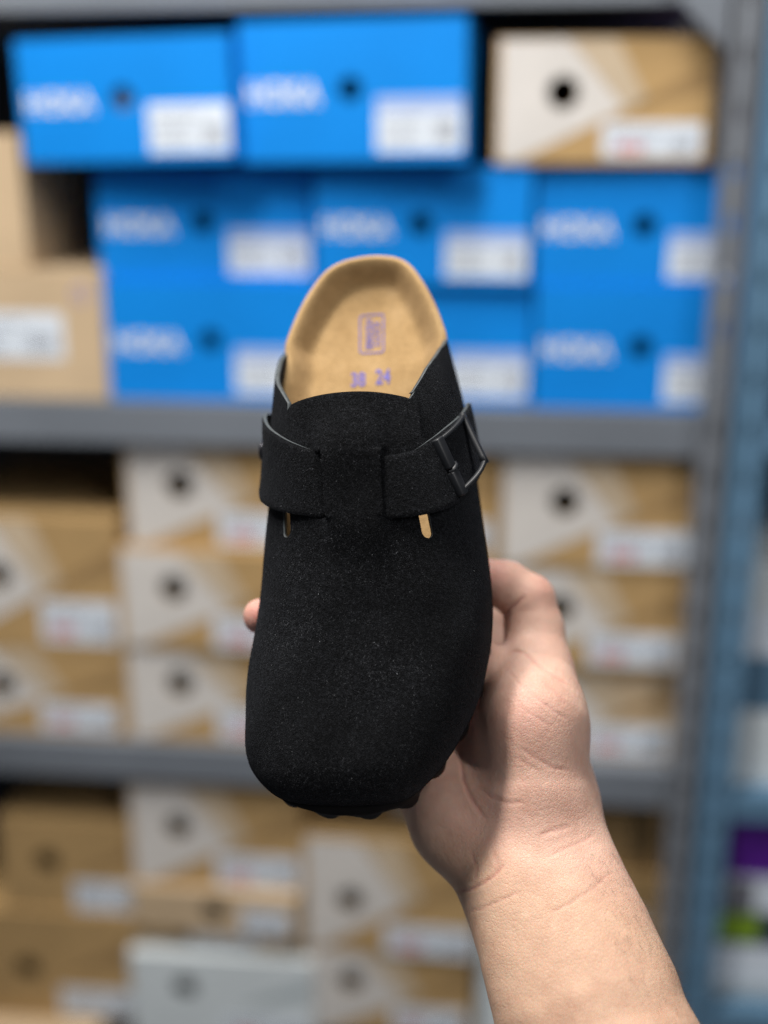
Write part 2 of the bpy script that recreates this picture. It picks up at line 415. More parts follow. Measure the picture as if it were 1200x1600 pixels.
# middle shelf
def stack(us, vs, labels, w=0.0, zb0=None, **k):
    z = zb0
    hs = [at((us[i][0]+us[i][1])/2, vs[i], w)[1] for i in range(len(us))]   # tops, listed bottom to top
    for i, (u, lb) in enumerate(zip(us, labels)):
        kw = {q: (x[i] if isinstance(x, list) else x) for q, x in k.items()}
        kraft_box(lb, u[0], u[1], vs[i]+60, vs[i]+60, w + (kw.pop('dw', 0.0)), zb=z, h=hs[i]-z-0.0008, **kw)
        z = hs[i]
GM = 'brown shoe boxes on the middle shelf'
stack([(-105, 196), (-112, 190)], [1012, 806], ['brown shoe box at the left end of the middle shelf, lower of two', 'brown shoe box at the left end of the middle shelf, upper of two'], zb0=zs2, seed=[20, 21], group=GM, hole=(0.37, 0.56), lab=(0.575, 0.96, 0.04, 0.36), dep=0.26)
stack([(198, 484), (187, 478), (196, 486)], [1013, 858, 698], ['brown box left of the clog, lowest of three, standing on the middle shelf', 'brown box left of the clog, second of its stack of three', 'brown box left of the clog, top of three, close under the middle shelf lip'], zb0=zs2, seed=[22, 23, 24], dw=[0.0, -0.004, 0.004], group=GM, lab=(0.50, 0.97, 0.03, 0.36), hole=(0.30, 0.62))
stack([(490, 772), (492, 770), (489, 774)], [1020, 866, 708], ['brown box wholly behind the clog toe, lowest of three on the middle shelf', 'brown box behind the clog, second of its stack of three', 'brown box behind the clog strap, top of three, edge showing past the buckle'], zb0=zs2, seed=[25, 26, 27], dw=[0.004, 0.0, 0.006], group=GM)
stack([(778, 1062), (776, 1076), (780, 1092)], [1047, 888, 714], ['brown box right of the thumb, lowest of three, standing on the middle shelf', 'brown box right of the thumb, second of its stack of three', 'brown box right of the buckle, top of three, under the shelf lip by the post'], zb0=zs2, seed=[28, 29, 30], dw=[0.012, 0.004, 0.0], group=GM, lab=(0.50, 0.965, 0.04, 0.36), hole=(0.33, 0.60), mtl=['kraft_pale', 'kraft', 'kraft'])

# lower shelf
zs3 = Z2 - 0.47
GL = 'brown shoe boxes on the lower shelf'
def tops(v, u, w=0.0): return at(u, v, w)[1]
zA = tops(1592, 100)
kraft_box('pale tan box in the bottom left corner, only its top edge in frame', -60, 150, 0, 0, -0.03, zb=zA-0.13, h=0.128, tri=False, band=False, lab=None, mtl='kraft_pale', seed=40, rz=math.radians(-3), group='plain tan boxes')
zB = tops(1428, 100)
kraft_box('plain brown shoe box at the lower left, second from the bottom of its pile', -75, 221, 0, 0, 0.0, zb=zA+0.001, h=zB-zA-0.002, tri=False, red=False, lab=(0.57, 0.955, 0.02, 0.28), hole=(0.40, 0.46), seed=41, group=GL)
zC = tops(1288, 100)
kraft_box('plain brown shoe box on top of the pile at the lower left', 4, 212, 0, 0, 0.006, zb=zB, h=zC-zB, tri=False, red=False, lab=(0.53, 0.99, 0.0, 0.33), hole=(0.34, 0.55), seed=42, group=GL)
zD = tops(1487, 340)
kraft_box('pale grey shoe box at the bottom, left of centre', 207, 488, 0, 0, -0.012, zb=zD-0.128, h=0.127, tri=False, mtl='grey_card', red=True, lab=(0.50, 0.97, 0.04, 0.30), hole=(0.30, 0.63), seed=43, group='odd boxes on the lower shelf')
zE = tops(1452, 340)
kraft_box('thin brown box with white print squeezed above the pale grey box', 226, 462, 0, 0, 0.012, zb=zD+0.001, h=zE-zD-0.002, tri=False, band=False, red=False, lab=(0.33, 0.76, 0.06, 0.92), hole=(0.25, 0.5), seed=44, group='odd boxes on the lower shelf')
zF = tops(1386, 340)
kraft_box('flat tan box with small white label, between two shoe boxes at lower left', 207, 466, 0, 0, -0.006, zb=zE, h=zF-zE-0.001, tri=False, band=False, red=False, mtl='kraft_pale', lab=(0.655, 0.945, 0.06, 0.66), hole=(0.5, 0.55), seed=45, group='odd boxes on the lower shelf')
zG = tops(1231, 340)
kraft_box('brown shoe box with white corner lying on the flat tan box', 203, 470, 0, 0, 0.0, zb=zF, h=zG-zF-0.001, lab=(0.50, 0.975, 0.02, 0.34), hole=(0.29, 0.60), seed=46, group=GL)
zH = tops(1488, 610); zI = tops(1312, 610)
kraft_box('brown shoe box below the palm at the bottom edge of the picture', 480, 737, 0, 0, 0.0, zb=zH-0.125, h=0.124, lab=(0.52, 0.96, 0.03, 0.34), hole=(0.27, 0.64), seed=47, group=GL)
kraft_box('brown shoe box with white corner below the clog toe', 474, 744, 0, 0, 0.0, zb=zH, h=zI-zH-0.001, lab=(0.47, 0.98, 0.0, 0.26), hole=(0.275, 0.46), seed=48, group=GL)
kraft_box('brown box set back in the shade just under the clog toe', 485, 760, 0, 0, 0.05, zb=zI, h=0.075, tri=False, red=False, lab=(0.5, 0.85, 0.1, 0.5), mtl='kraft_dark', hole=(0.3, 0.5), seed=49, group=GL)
kraft_box('pale grey box showing beside the forearm at the bottom edge', 746, 1010, 0, 0, 0.012, zb=zs3+0.0, h=tops(1500, 850)-zs3, tri=False, band=False, mtl='grey_card', red=False, lab=None, hole=(0.5, 0.5), seed=50, group='odd boxes on the lower shelf')
kraft_box('brown box right of the wrist on the lower shelf beside the post', 770, 1040, 0, 0, 0.02, zb=tops(1500, 850)+0.001, h=tops(1262, 900)-tops(1500, 850)-0.1, tri=False, red=False, seed=51, lab=(0.70, 0.88, 0.3, 0.55), group=GL)
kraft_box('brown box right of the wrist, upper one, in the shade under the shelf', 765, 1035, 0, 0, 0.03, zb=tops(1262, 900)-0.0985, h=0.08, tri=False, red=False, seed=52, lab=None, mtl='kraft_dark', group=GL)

# ------------------------------------------------------------------ neighbouring unit at the right edge
unit2 = empty('shelving_unit', SHELF_M)
tag(unit2, 'blue painted steel shelving unit at the right edge of the picture', 'shelving')
XP2 = at(1154, 860, -0.03)[0]
def post2():
    return angle_post(XP2, -0.030, 0.3, 2.45, M['steel_blue'], unit2, 0.034)
post2()
XE = XP2 + 0.75
def shelf2(v):
    z = at(1190, v)[1]
    s = MB().box(XP2+0.018, XE, -0.02, 0.55, z-0.012, z-0.001).build('shelf', M['steel_blue'], unit2)
    MB().box(XP2+0.018, XE, -0.026, -0.021, z-0.032, z).build('front_lip', M['steel_blue'], s)
    return z
za = shelf2(1225); zb_ = shelf2(655); zc_ = shelf2(1560)
MB().box(XP2, XE, 0.585, 0.59, 0.3, 2.45).build('back_panel', M['steel_dark'], unit2)
def odd_box(label, v0, v1, mtl, du=0.03, wdt=0.26, w=0.0, band=None, zb=None, lab=True):
    z1 = at(1185, v0, w)[1]; z0 = at(1185, v1, w)[1] if zb is None else zb
    x0 = XP2 + du
    root = empty('shoe_box', SHELF_M @ Matrix.Translation((x0, w, z0)))
    tag(root, label, 'box', 'boxes on the right-hand unit')
    h = z1 - z0 - 0.001
    carton(wdt, 0.28, h, (wdt*0.5, h*0.55), M[mtl], root, 0.006)
    if band: paper('printed_band', [(0.002, h*band[1]), (wdt*band[3], h*band[1]), (wdt*band[3], h*band[2]), (0.002, h*band[2])], -0.0002, M[band[0]], root)
    return z1
z_ = odd_box('pale grey flat box standing on the blue shelf at the right edge', 1110, 0, 'grey_card', du=0.010, zb=za+0.0005)
z_ = odd_box('slim slate blue box lying between pale boxes at the right edge', 1025, 0, 'steel_blue', du=0.012, zb=z_)
z_ = odd_box('white box at the right edge, above the slim slate box', 955, 0, 'label', du=0.012, zb=z_)
z_ = odd_box('pale green grey box at the top of the right-hand pile', 880, 0, 'grey_card', du=0.020, zb=z_)
z_ = odd_box('white box lowest in the right-hand unit, under the navy box', 1478, 0, 'label', du=0.014, zb=zc_+0.0005, band=('grey_band', 0.0, 0.25, 1.0))
z_ = odd_box('navy box with a lime green patch at the lower right edge', 1425, 0, 'navy', du=0.014, zb=z_, band=('lime', 0.12, 0.92, 0.22))
z_ = odd_box('white box under the purple box at the right edge', 1370, 0, 'label', du=0.030, zb=z_, band=('ink', 0.0, 0.9, 0.12))
z_ = odd_box('purple box at the lower right edge below the blue shelf', 1283, 0, 'purple_card', du=0.030, zb=z_)
z_ = odd_box('purple box at the upper right edge beyond the grey post', 170, 0, 'purple_card', du=0.02, zb=at(1185, 250)[1])
z_ = odd_box('dark box under the purple one at the upper right edge', 250, 0, 'navy', du=0.02, zb=zb_+0.0005)

# ------------------------------------------------------------------ the clog
TAU = math.radians(19.5); ROLL = math.radians(7.0)
a_c = np.array([0, math.cos(TAU), math.sin(TAU)]); n0_ = np.array([0, math.sin(TAU), -math.cos(TAU)]); r0_ = np.array([1., 0, 0])
n_c = math.cos(ROLL)*n0_ - math.sin(ROLL)*r0_; r_c = math.cos(ROLL)*r0_ + math.sin(ROLL)*n0_
TOE_C = ray(520, 1262)*0.512                    # tip of the toe under the sole, camera space
def dirw(d): return d[0]*rt + d[1]*up + d[2]*fw
Ow = cam2world(TOE_C); ex, ey, ez = dirw(r_c)*0.001, dirw(a_c)*0.001, dirw(n_c)*0.001
CLOG_M = Matrix([[ex[i], ey[i], ez[i], Ow[i]] for i in range(3)] + [[0, 0, 0, 1]])    # local millimetres
def clog2cam(p):
    p = np.asarray(p, float)/1000.0
    return TOE_C + p[..., 0:1]*r_c + p[..., 1:2]*a_c + p[..., 2:3]*n_c

OUT=np.array([(-2,10,14),(-1.2,-4,27),(0,-13,33),(2,-18.5,37.5),(6,-24.5,42.5),(11,-29,47.5),(17,-32.3,52.3),(25,-34.6,57.5),(33,-35.4,62),(42,-35.5,66),(55,-34.6,70),(70,-32.6,73),(85,-30.6,74),(100,-28.8,73.3),(115,-27.6,71.8),(130,-26.8,70.2),(146,-26.4,68.6),(162,-25.8,66.6),(178,-25,64.3),(195,-23.4,61.2),(210,-20.8,58),(223,-16.8,54.4),(235,-11.8,49.8),(245,-6,44.8),(252,0,39.8),(256.5,9,32.5),(258,18,24)],float)
HT=np.array([(-2,21),(-1,26.5),(0,29),(2,33),(6,38.5),(12,43.5),(25,48.5),(45,52.5),(70,57.5),(95,64.5),(110,70),(130,77.5),(145,82.5),(160,86.5),(180,90),(270,95)],float)
def itp(y,X,Y):
    # monotone-ish cubic (pchip)
    h=np.diff(X); d=np.diff(Y)/h; m=np.zeros_like(Y)
    for i in range(1,len(X)-1):
        if d[i-1]*d[i]>0:
            w1=2*h[i]+h[i-1]; w2=h[i]+2*h[i-1]; m[i]=(w1+w2)/(w1/d[i-1]+w2/d[i])
    m[0]=d[0]; m[-1]=d[-1]
    y=np.clip(y,X[0],X[-1]); k=np.clip(np.searchsorted(X,y)-1,0,len(h)-1)
    t=(y-X[k])/h[k]
    return (2*t**3-3*t**2+1)*Y[k]+(t**3-2*t**2+t)*h[k]*m[k]+(-2*t**3+3*t**2)*Y[k+1]+(t**3-t**2)*h[k]*m[k+1]
def xl(y): return itp(y,OUT[:,0],OUT[:,1])
def xr(y): return itp(y,OUT[:,0],OUT[:,2])
def ht(y): return itp(y,HT[:,0],HT[:,1])
Z0=19.
def spring(y): return 7*np.clip((40-y)/42,0,1)**2   # toe spring
NT=161
def section(y):
    th=np.linspace(np.pi,0,NT)
    l,r_=float(xl(y)),float(xr(y)); c=(l+r_)/2; w=(r_-l)/2; h=float(ht(y))-Z0
    n=2.75-0.55*np.clip((y-20)/120,0,1)
    C=np.cos(th); Sn=np.sin(th)
    x=c+w*np.sign(C)*np.abs(C)**(2/n); z=Z0+h*np.abs(Sn)**(2/n)
    # lean the ridge a little to the big-toe side
    x=x-2.5*np.clip((y-60)/100,0,1)*((z-Z0)/max(h,1))**2
    s=np.concatenate([[0],np.cumsum(np.hypot(np.diff(x),np.diff(z)))])
    i0=NT//2
    return x,z+spring(y),s-s[i0]


clog_scale = 0.001
def smoothstep(a_, b_, x):
    t = np.clip((x-a_)/(b_-a_), 0, 1); return t*t*(3-2*t)
ROWS = {}
def S(u, y):
    k = round(float(y), 1)
    if k not in ROWS: ROWS[k] = section(k)
    x, z, s = ROWS[k]
    return np.array([np.interp(u, s, x), y, np.interp(u, s, z)])
def SN(u, y, e=1.2):
    du = S(u+e, y)-S(u-e, y); dy = S(u, min(y+e, 263))-S(u, max(y-e, -1.9))
    n_ = np.cross(du, dy); n_ /= max(np.linalg.norm(n_), 1e-9)
    return n_
def So(u, y, off): return S(u, y) + off*SN(u, y)

# clog-local millimetres live under an Empty; meshes are in metres of that frame
CL = empty('clog', CLOG_M @ Matrix.Scale(1000, 4))
tag(CL, 'black suede clog with buckled strap and tan footbed, held up in a hand', 'clog')
mm = lambda A: np.asarray(A, float)/1000.0

def sdseg(u, y, p, q):
    px, py = u-p[0], y-p[1]; dx, dy = q[0]-p[0], q[1]-p[1]
    t = np.clip((px*dx+py*dy)/(dx*dx+dy*dy), 0, 1); return np.hypot(px-t*dx, py-t*dy)
def halfplane(u, y, p, q):
    """positive on the left of p -> q"""
    dx, dy = q[0]-p[0], q[1]-p[1]; l = math.hypot(dx, dy)
    return (dx*(y-p[1]) - dy*(u-p[0]))/l
UB0, UB1 = -13.3, 10.7          # bridge the strap threads under
def upper_mask(u, y):
    """> 0 where there is leather"""
    # tongue with rounded corners
    qx = np.abs(u) - (30.3-6); qy = y - (161.0 - 0.0008*u*u - 6)
    tong = 6 - (np.hypot(np.maximum(qx, 0), np.maximum(qy, 0)) + np.minimum(np.maximum(qx, qy), 0))
    # quarters: below a falling edge on each side
    ql = np.minimum(halfplane(u, y, (-31, 163), (-74, 209)), -u-31.6)
    ql = np.where(y > 100, ql, 20)
    pr = [(24, 157), (41, 179.5), (57, 196), (76, 211)]
    qr = np.minimum.reduce([halfplane(u, y, pr[i+1], pr[i]) for i in range(3)]); qr = np.minimum(qr, np.where(y < 160, u-26.5, u-25))
    body = np.where(y < 128, 20.0 + 0*u, np.maximum(np.maximum(tong, ql), qr))
    g = body
    # slits between tongue and quarters, ending in keyhole slots
    g = np.minimum(g, sdseg(u, y, (-34.8, 110), (-35.4, 120)) - 2.6)
    g = np.minimum(g, sdseg(u, y, (-35.6, 118), (-31.2, 150)) - 1.0)
    g = np.minimum(g, sdseg(u, y, (-31.2, 146), (-30.6, 166)) - 0.8)
    g = np.minimum(g, sdseg(u, y, (28.8, 106.3), (27.8, 117)) - 2.5)
    g = np.minimum(g, sdseg(u, y, (28, 116), (30.4, 140)) - 0.7)
    # cuts either side of the bridge
    g = np.minimum(g, sdseg(u, y, (UB0, 112.5), (UB0+1.0, 138.5)) - 0.30)
    g = np.minimum(g, sdseg(u, y, (UB1, 111.0), (UB1+0.6, 135.5)) - 0.30)
    return g
def upper_offset(u, y):
    br = smoothstep(90, 114, y)*(1-smoothstep(135, 158, y))
    inb = ((u > UB0+0.04*(y-112.5)) & (u < UB1+0.02*(y-111)))
    soft = smoothstep(UB0-5, UB0+4, u)*(1-smoothstep(UB1-4, UB1+5, u))
    inb = np.where((y > 112) & (y < 138), inb*1.0, soft)
    o = 3.2*br*inb
    ton = (np.abs(u) < 30.5) & (y > 120)
    o = o + 2.2*smoothstep(122, 146, y)*ton
    # soft creases and dents of worn leather
    o = o + 0.35*np.sin(u*0.11+y*0.05)*np.sin(y*0.083+1.3) + 0.22*np.sin(u*0.19-y*0.12+0.7) - 0.5*np.exp(-((y-72-0.05*u)/7)**2)*np.exp(-((u-8)/30)**2)
    return o

def build_upper():
    q = np.linspace(0, 1, 46); ytoe = -2 + 20*(q**2.2)
    ys = np.concatenate([ytoe[:-1], np.arange(18, 214.1, 0.9)]); T = np.linspace(-1, 1, 191)
    ny, nt = len(ys), len(T)
    Uu = np.zeros((ny, nt)); P = np.zeros((ny, nt, 3))
    for i, y in enumerate(ys):
        x, z, s = section(y); Uu[i] = np.where(T < 0, -T*s[0], T*s[-1])
        P[i, :, 0] = np.interp(Uu[i], s, x); P[i, :, 1] = y; P[i, :, 2] = np.interp(Uu[i], s, z)
    Y = np.repeat(ys[:, None], nt, 1)
    dU = np.gradient(P, axis=1); dY = np.gradient(P, axis=0)
    Nn = np.cross(dU, dY); Nn /= np.maximum(np.linalg.norm(Nn, axis=2, keepdims=True), 1e-9)
    Pf = P + Nn*upper_offset(Uu, Y)[..., None]*smoothstep(3, 14, Y)[..., None]
    G = upper_mask(Uu, Y)
    verts = []; vid = {}; faces = []
    def gv(i, j):
        k = (i, j)
        if k not in vid: vid[k] = len(verts); verts.append(Pf[i, j])
        return vid[k]
    def ev(a_, b_):
        k = (a_, b_) if a_ < b_ else (b_, a_)
        if k not in vid:
            ga, gb = G[k[0]], G[k[1]]; t = ga/(ga-gb)
            t = min(max(t, 0.02), 0.98)
            # keep to the leather's own side so cut edges stay crisp
            src = k[0] if ga > 0 else k[1]; off = Pf[src]-P[src]
            vid[k] = len(verts); verts.append(P[k[0]]*(1-t) + P[k[1]]*t + off)
        return vid[k]
    for i in range(ny-1):
        for j in range(nt-1):
            c = [(i, j), (i, j+1), (i+1, j+1), (i+1, j)]
            gs = [G[k] > 0 for k in c]
            if not any(gs): continue
            if all(gs): faces.append([gv(*k) for k in c]); continue
            pl = []
            for a_ in range(4):
                b_ = (a_+1) % 4
                if gs[a_]: pl.append(gv(*c[a_]))
                if gs[a_] != gs[b_]: pl.append(ev(c[a_], c[b_]))
            if len(pl) > 2: faces.append(pl)
    o = mesh_obj('upper', mm(verts), faces, [M['suede'], M['cut_edge']], CL)
    bm = bmesh.new(); bm.from_mesh(o.data); bmesh.ops.remove_doubles(bm, verts=bm.verts, dist=1e-5)
    bmesh.ops.recalc_face_normals(bm, faces=[]); bm.to_mesh(o.data); bm.free()
    sd = o.modifiers.new('thickness', 'SOLIDIFY'); sd.thickness = 0.0021; sd.offset = -1; sd.material_offset_rim = 1; sd.use_even_offset = False
    return o
def nap(o, count, parent, seed):
    """short suede fibres standing in the leather, with a little lint among them"""
    r = np.random.default_rng(seed); me_ = o.data; me_.calc_loop_triangles()
    V = np.array([v.co[:] for v in me_.vertices])
    T = np.array([t.vertices[:] for t in me_.loop_triangles if me_.polygons[t.polygon_index].material_index == 0])
    A, B, C_ = V[T[:, 0]], V[T[:, 1]], V[T[:, 2]]; cr = np.cross(B-A, C_-A); ar = np.linalg.norm(cr, axis=1)
    i = r.choice(len(T), count, p=ar/ar.sum()); nn_ = cr[i]/np.maximum(ar[i], 1e-12)[:, None]
    s_ = np.sqrt(r.random(count)); t_ = r.random(count)
    P = A[i]*(1-s_)[:, None] + B[i]*(s_*(1-t_))[:, None] + C_[i]*(s_*t_)[:, None]
    flow = np.array([0.25, -1.0, 0.0]) + r.normal(0, 0.75, (count, 3)); flow -= nn_*np.sum(flow*nn_, axis=1)[:, None]
    flow /= np.linalg.norm(flow, axis=1)[:, None]
    d = flow + nn_*r.uniform(0.15, 0.7, count)[:, None]; d /= np.linalg.norm(d, axis=1)[:, None]
    l = (r.uniform(0.35, 0.95, count)*np.where(r.random(count) < 0.004, 2.6, 1.0))[:, None]/1000
    w_ = np.cross(d, nn_); w_ /= np.linalg.norm(w_, axis=1)[:, None]; w_ *= 0.00007
    P = P - nn_*0.00005
    Q = np.stack([P-w_, P+w_, P+d*l], 1).reshape(-1, 3)
    m_ = mesh_obj('nap', Q, np.arange(count*3).reshape(-1, 3), M['nap'], parent); m_['kind'] = 'stuff'
    return m_
UP = build_upper(); nap(UP, 130000, UP, 1)

def ribbon(name, path, half, offs, mtl_edge='cut_edge', th=2.1, lift=None, taper_end=False):
    """leather strap lying over the upper; path in (girth, length) millimetres"""
    path = np.array(path, float); seg = np.concatenate([[0], np.cumsum(np.hypot(*np.diff(path, axis=0).T))])
    n = int(seg[-1]/1.0)+1; ss = np.linspace(0, seg[-1], n)
    cu = itp(ss, seg, path[:, 0]); cy = itp(ss, seg, path[:, 1])
    hw = np.interp(ss, seg, half if hasattr(half, '__len__') else [half]*len(path)); of = np.interp(ss, seg, offs)
    tu = np.gradient(cu); ty = np.gradient(cy); L_ = np.hypot(tu, ty); tu, ty = tu/L_, ty/L_
    na = 25; ac = np.linspace(-1, 1, na)
    top = np.zeros((n, na, 3)); bot = np.zeros((n, na, 3))
    sgn = 1.0
    for i in range(n):
        for j, c in enumerate(ac):
            hh = hw[i]
            if taper_end:
                rem = ss[-1]-ss[i]
                if rem < 9: hh = hw[i]*math.sqrt(max(1-((9-rem)/9)**2, 0.02))
            u = cu[i] - ty[i]*c*hh; y = cy[i] + tu[i]*c*hh
            N_ = SN(u, y, 3.0); b_ = S(u, y)
            o_ = of[i] + (lift(ss[i]/ss[-1], c) if lift else 0)
            rnd = 0.55*max(0, (abs(c)-0.9)/0.1)**2
            top[i, j] = b_ + N_*(o_+th-rnd); bot[i, j] = b_ + N_*o_
    V = np.concatenate([top.reshape(-1, 3), bot.reshape(-1, 3)]); K = n*na
    F, fm = [], []
    ix = lambda i, j: i*na+j
    flip = (cu[-1] < cu[0])
    for i in range(n-1):
        for j in range(na-1):
            F.append((ix(i,j), ix(i+1,j), ix(i+1,j+1), ix(i,j+1))); fm.append(0)
            F.append((K+ix(i,j), K+ix(i,j+1), K+ix(i+1,j+1), K+ix(i+1,j))); fm.append(0)
        F.append((ix(i,0), K+ix(i,0), K+ix(i+1,0), ix(i+1,0))); fm.append(1)
        F.append((ix(i,na-1), ix(i+1,na-1), K+ix(i+1,na-1), K+ix(i,na-1))); fm.append(1)
    for j in range(na-1):
        F.append((ix(0,j), ix(0,j+1), K+ix(0,j+1), K+ix(0,j))); fm.append(1)
        F.append((ix(n-1,j), K+ix(n-1,j), K+ix(n-1,j+1), ix(n-1,j+1))); fm.append(1)
    o = mesh_obj(name, mm(V), F, [M['suede'], M[mtl_edge]], CL, fmat=fm)
    bm = bmesh.new(); bm.from_mesh(o.data); bmesh.ops.recalc_face_normals(bm, faces=bm.faces)
    for e in bm.edges:
        if len(e.link_faces) == 2 and e.link_faces[0].material_index != e.link_faces[1].material_index: e.smooth = False
    bm.to_mesh(o.data); bm.free()
    nap(o, 13000, o, 2)
    return o
ribbon('strap', [(-8, 124.5), (-14, 125.2), (-22, 127.5), (-32, 132), (-46, 140.5), (-60, 150), (-76, 160), (-90, 166)], [12.6, 12.8, 13.2, 14, 15, 15.5, 15.5, 15], [-1.2, -0.9, 0.5, 1.6, 2.0, 1.6, 1.2, 1.0],
       lift=lambda s, c: 0.9*smoothstep(0.25, 0.6, s)*max(0, -c if False else c)**2 + 1.0*smoothstep(0.1, 0.5, s)*max(0, -c)**2)
ribbon('strap', [(6, 122.5), (12, 122.8), (20, 124), (30, 127), (41, 134), (52, 142), (64, 150.5), (76, 159), (88, 167.5)], [12.0, 12.2, 12.4, 12.6, 12.8, 13, 13, 13, 13], [-0.6, -0.1, 1.0, 1.5, 1.6, 1.6, 1.6, 1.6, 1.8], taper_end=False)

# rivet on the far side of the strap
rp = So(-71, 157, 4.2); rn = SN(-71, 157, 3)
rv = MB(); rv.tube([mm(rp - rn*0.6), mm(rp+rn*0.5), mm(rp+rn*1.2), mm(rp+rn*1.5)], [0.0048, 0.0046, 0.0034, 0.0012], 20); rv.build('rivet', M['rivet'], CL, smooth=True)

# buckle: frame, roller and tongue pin, sitting on the strap
def onpix(u, v, depth):                      # photo point at a depth -> clog-local millimetres
    q = ray(u, v)*depth - TOE_C; return np.array([q @ r_c, q @ a_c, q @ n_c])*1000.0
dA = clog2cam(So(38.5, 145.5, 6.0))[2]; dB = clog2cam(So(47.5, 124.0, 6.5))[2]; dD = clog2cam(So(64, 164, 7.5))[2]
dD -= 0.004; kA, kB, kD = onpix(684, 690, dA), onpix(720, 768, dB), onpix(723, 650, dD); kC = onpix(757, 720, dB + (dD-dA)*0.55 - 0.003)
eN = np.cross(kB-kA, kD-kA); eN /= np.linalg.norm(eN)
if eN[2] < 0: eN = -eN
def BP(a_, b_, c_):
    """a_ 0..1 across the frame, b_ 0..1 along the bars (bottom to top)"""
    return mm((kB*(1-a_)+kC*a_)*(1-b_) + (kA*(1-a_)+kD*a_)*b_ + eN*c_)
fr = MB(); ts = np.linspace(0, 1, 13)
for b_ in (0.0, 1.0): fr.tube([BP(t, b_, 2.6*math.sin(math.pi*t)) for t in ts], [(0.0009, 0.0012)]*13, 12, flat=eN)
fr.tube([BP(1.0, b_, 0.0) for b_ in np.linspace(-0.05, 1.05, 9)], [(0.0014, 0.0014)]*9, 12, flat=eN)
bk = fr.build('buckle', M['buckle'], CL, smooth=True)
ro = MB(); mid = 0.44
for s0, s1 in ((-0.06, mid-0.035), (mid+0.035, 1.06)):
    ro.tube([BP(0.0, b_, 0.3) for b_ in (s0, s0+0.012, s0+0.03, s1-0.03, s1-0.012, s1)], [(q, q*0.72) for q in (0.0024, 0.0028, 0.0029, 0.0029, 0.0028, 0.0024)], 20, flat=eN)
ro.build('roller', M['buckle'], bk, smooth=True)
pn = MB(); pn.tube([BP(0.34, mid, -2.6), BP(0.22, mid, -0.6), BP(0.10, mid, 1.5), BP(-0.02, mid, 2.2), BP(-0.12, mid, 1.0)], [0.0011, 0.0011, 0.0011, 0.0011, 0.0009], 10)
pn.build('tongue_pin', M['buckle'], bk, smooth=True)

# ---- sole and footbed
def outline(step=1.5, inset=0.0):
    q = np.linspace(0, math.pi, 400); yy = 128 - 130*np.cos(q)
    R_ = np.stack([xr(yy), yy], 1); L_ = np.stack([xl(yy), yy], 1)[::-1]
    pts = np.concatenate([R_, L_]); d = np.hypot(*np.diff(np.vstack([pts, pts[:1]]), axis=0).T)
    s = np.concatenate([[0], np.cumsum(d)]); n = int(s[-1]/step); ss = np.linspace(0, s[-1], n, endpoint=False)
    c = np.vstack([pts, pts[:1]])
    P = np.stack([np.interp(ss, s, c[:, 0]), np.interp(ss, s, c[:, 1])], 1)
    for _ in range(3): P = 0.25*np.roll(P, 1, 0)+0.5*P+0.25*np.roll(P, -1, 0)
    t = np.roll(P, -1, 0)-np.roll(P, 1, 0); t /= np.linalg.norm(t, axis=1, keepdims=True)
    nrm = np.stack([t[:, 1], -t[:, 0]], 1)
    return P - nrm*inset, nrm, ss
P0, NR, SS = outline(1.2)
def sole():
    sc = np.sin(SS*2*math.pi/19.0 + 0.6*np.sin(SS*0.05)); sc = np.sign(sc)*np.abs(sc)**0.7
    rings = []
    for off, zz, amp, za_ in ((-3.0, Z0+0.4, 0, 0), (0.3, Z0+0.3, 0, 0), (0.9, Z0-1.5, 0, 0), (0.8, 11, 0.2, 0), (0.9, 6.5, 0.5, 0), (0.8, 4.0, 0.9, 0.7), (0.2, 1.2, 1.3, 1.5), (-1.8, 0, 1.2, 1.5), (-7.5, 0.2, 0.4, 0.8)):
        tk = -2.6 + 5.2*np.exp(-(np.maximum(P0[:, 1], 0)/8.0)**2)*np.exp(-((P0[:, 0]-10)/30.0)**2); q = P0 + NR*(off+amp*sc*1.3+(tk if zz < Z0 else 0))[:, None]
        rings.append(np.column_stack([q, zz + spring(q[:, 1]) + za_*(-sc)*1.1 ]))
    n = len(P0); V = np.concatenate(rings); F = []
    for k in range(len(rings)-1):
        for i in range(n):
            j = (i+1) % n; F.append((k*n+i, (k+1)*n+i, (k+1)*n+j, k*n+j))
    ctr = len(V); c0 = np.array([[18, 130, 0.4]]); V = np.concatenate([V, c0])
    # close the underside with a fan over a strip of the long axis
    kk = (len(rings)-1)*n
    for i in range(n): F.append((kk+i, ctr, kk+(i+1) % n))
    o = mesh_obj('outsole', mm(V), F, M['eva'], CL)
    bm = bmesh.new(); bm.from_mesh(o.data); bmesh.ops.recalc_face_normals(bm, faces=bm.faces); bm.to_mesh(o.data); bm.free()
    return o
sole()
INS = 2.6
def foot_z(x, y, d):
    """height of the footbed: flat heel seat, rim that rises towards the edge, arch support"""
    heel = smoothstep(120, 185, y)
    rim = (1-smoothstep(1.8, 13.5, d))
    z = 28.5 - 2.0*smoothstep(150, 60, y) + rim*(3.5 + 7.0*heel)
    z = z - 1.6*heel*smoothstep(10, 30, d)
    z = z + 5.0*np.exp(-((y-135)/30)**2)*smoothstep(14, -20, x)          # arch
    z = z - 1.8*(1-smoothstep(0.0, 2.2, d))                                # rounded lip
    return z + spring(y)*0.6
def segdist(q, B):
    best = np.full(len(q), 1e9); nb = len(B)
    for i in range(0, nb):
        a_, e = B[i], B[(i+1) % nb]-B[i]
        t = np.clip(((q-a_) @ e)/(e @ e), 0, 1); best = np.minimum(best, np.hypot(*(q-(a_+t[:, None]*e)).T))
    return best
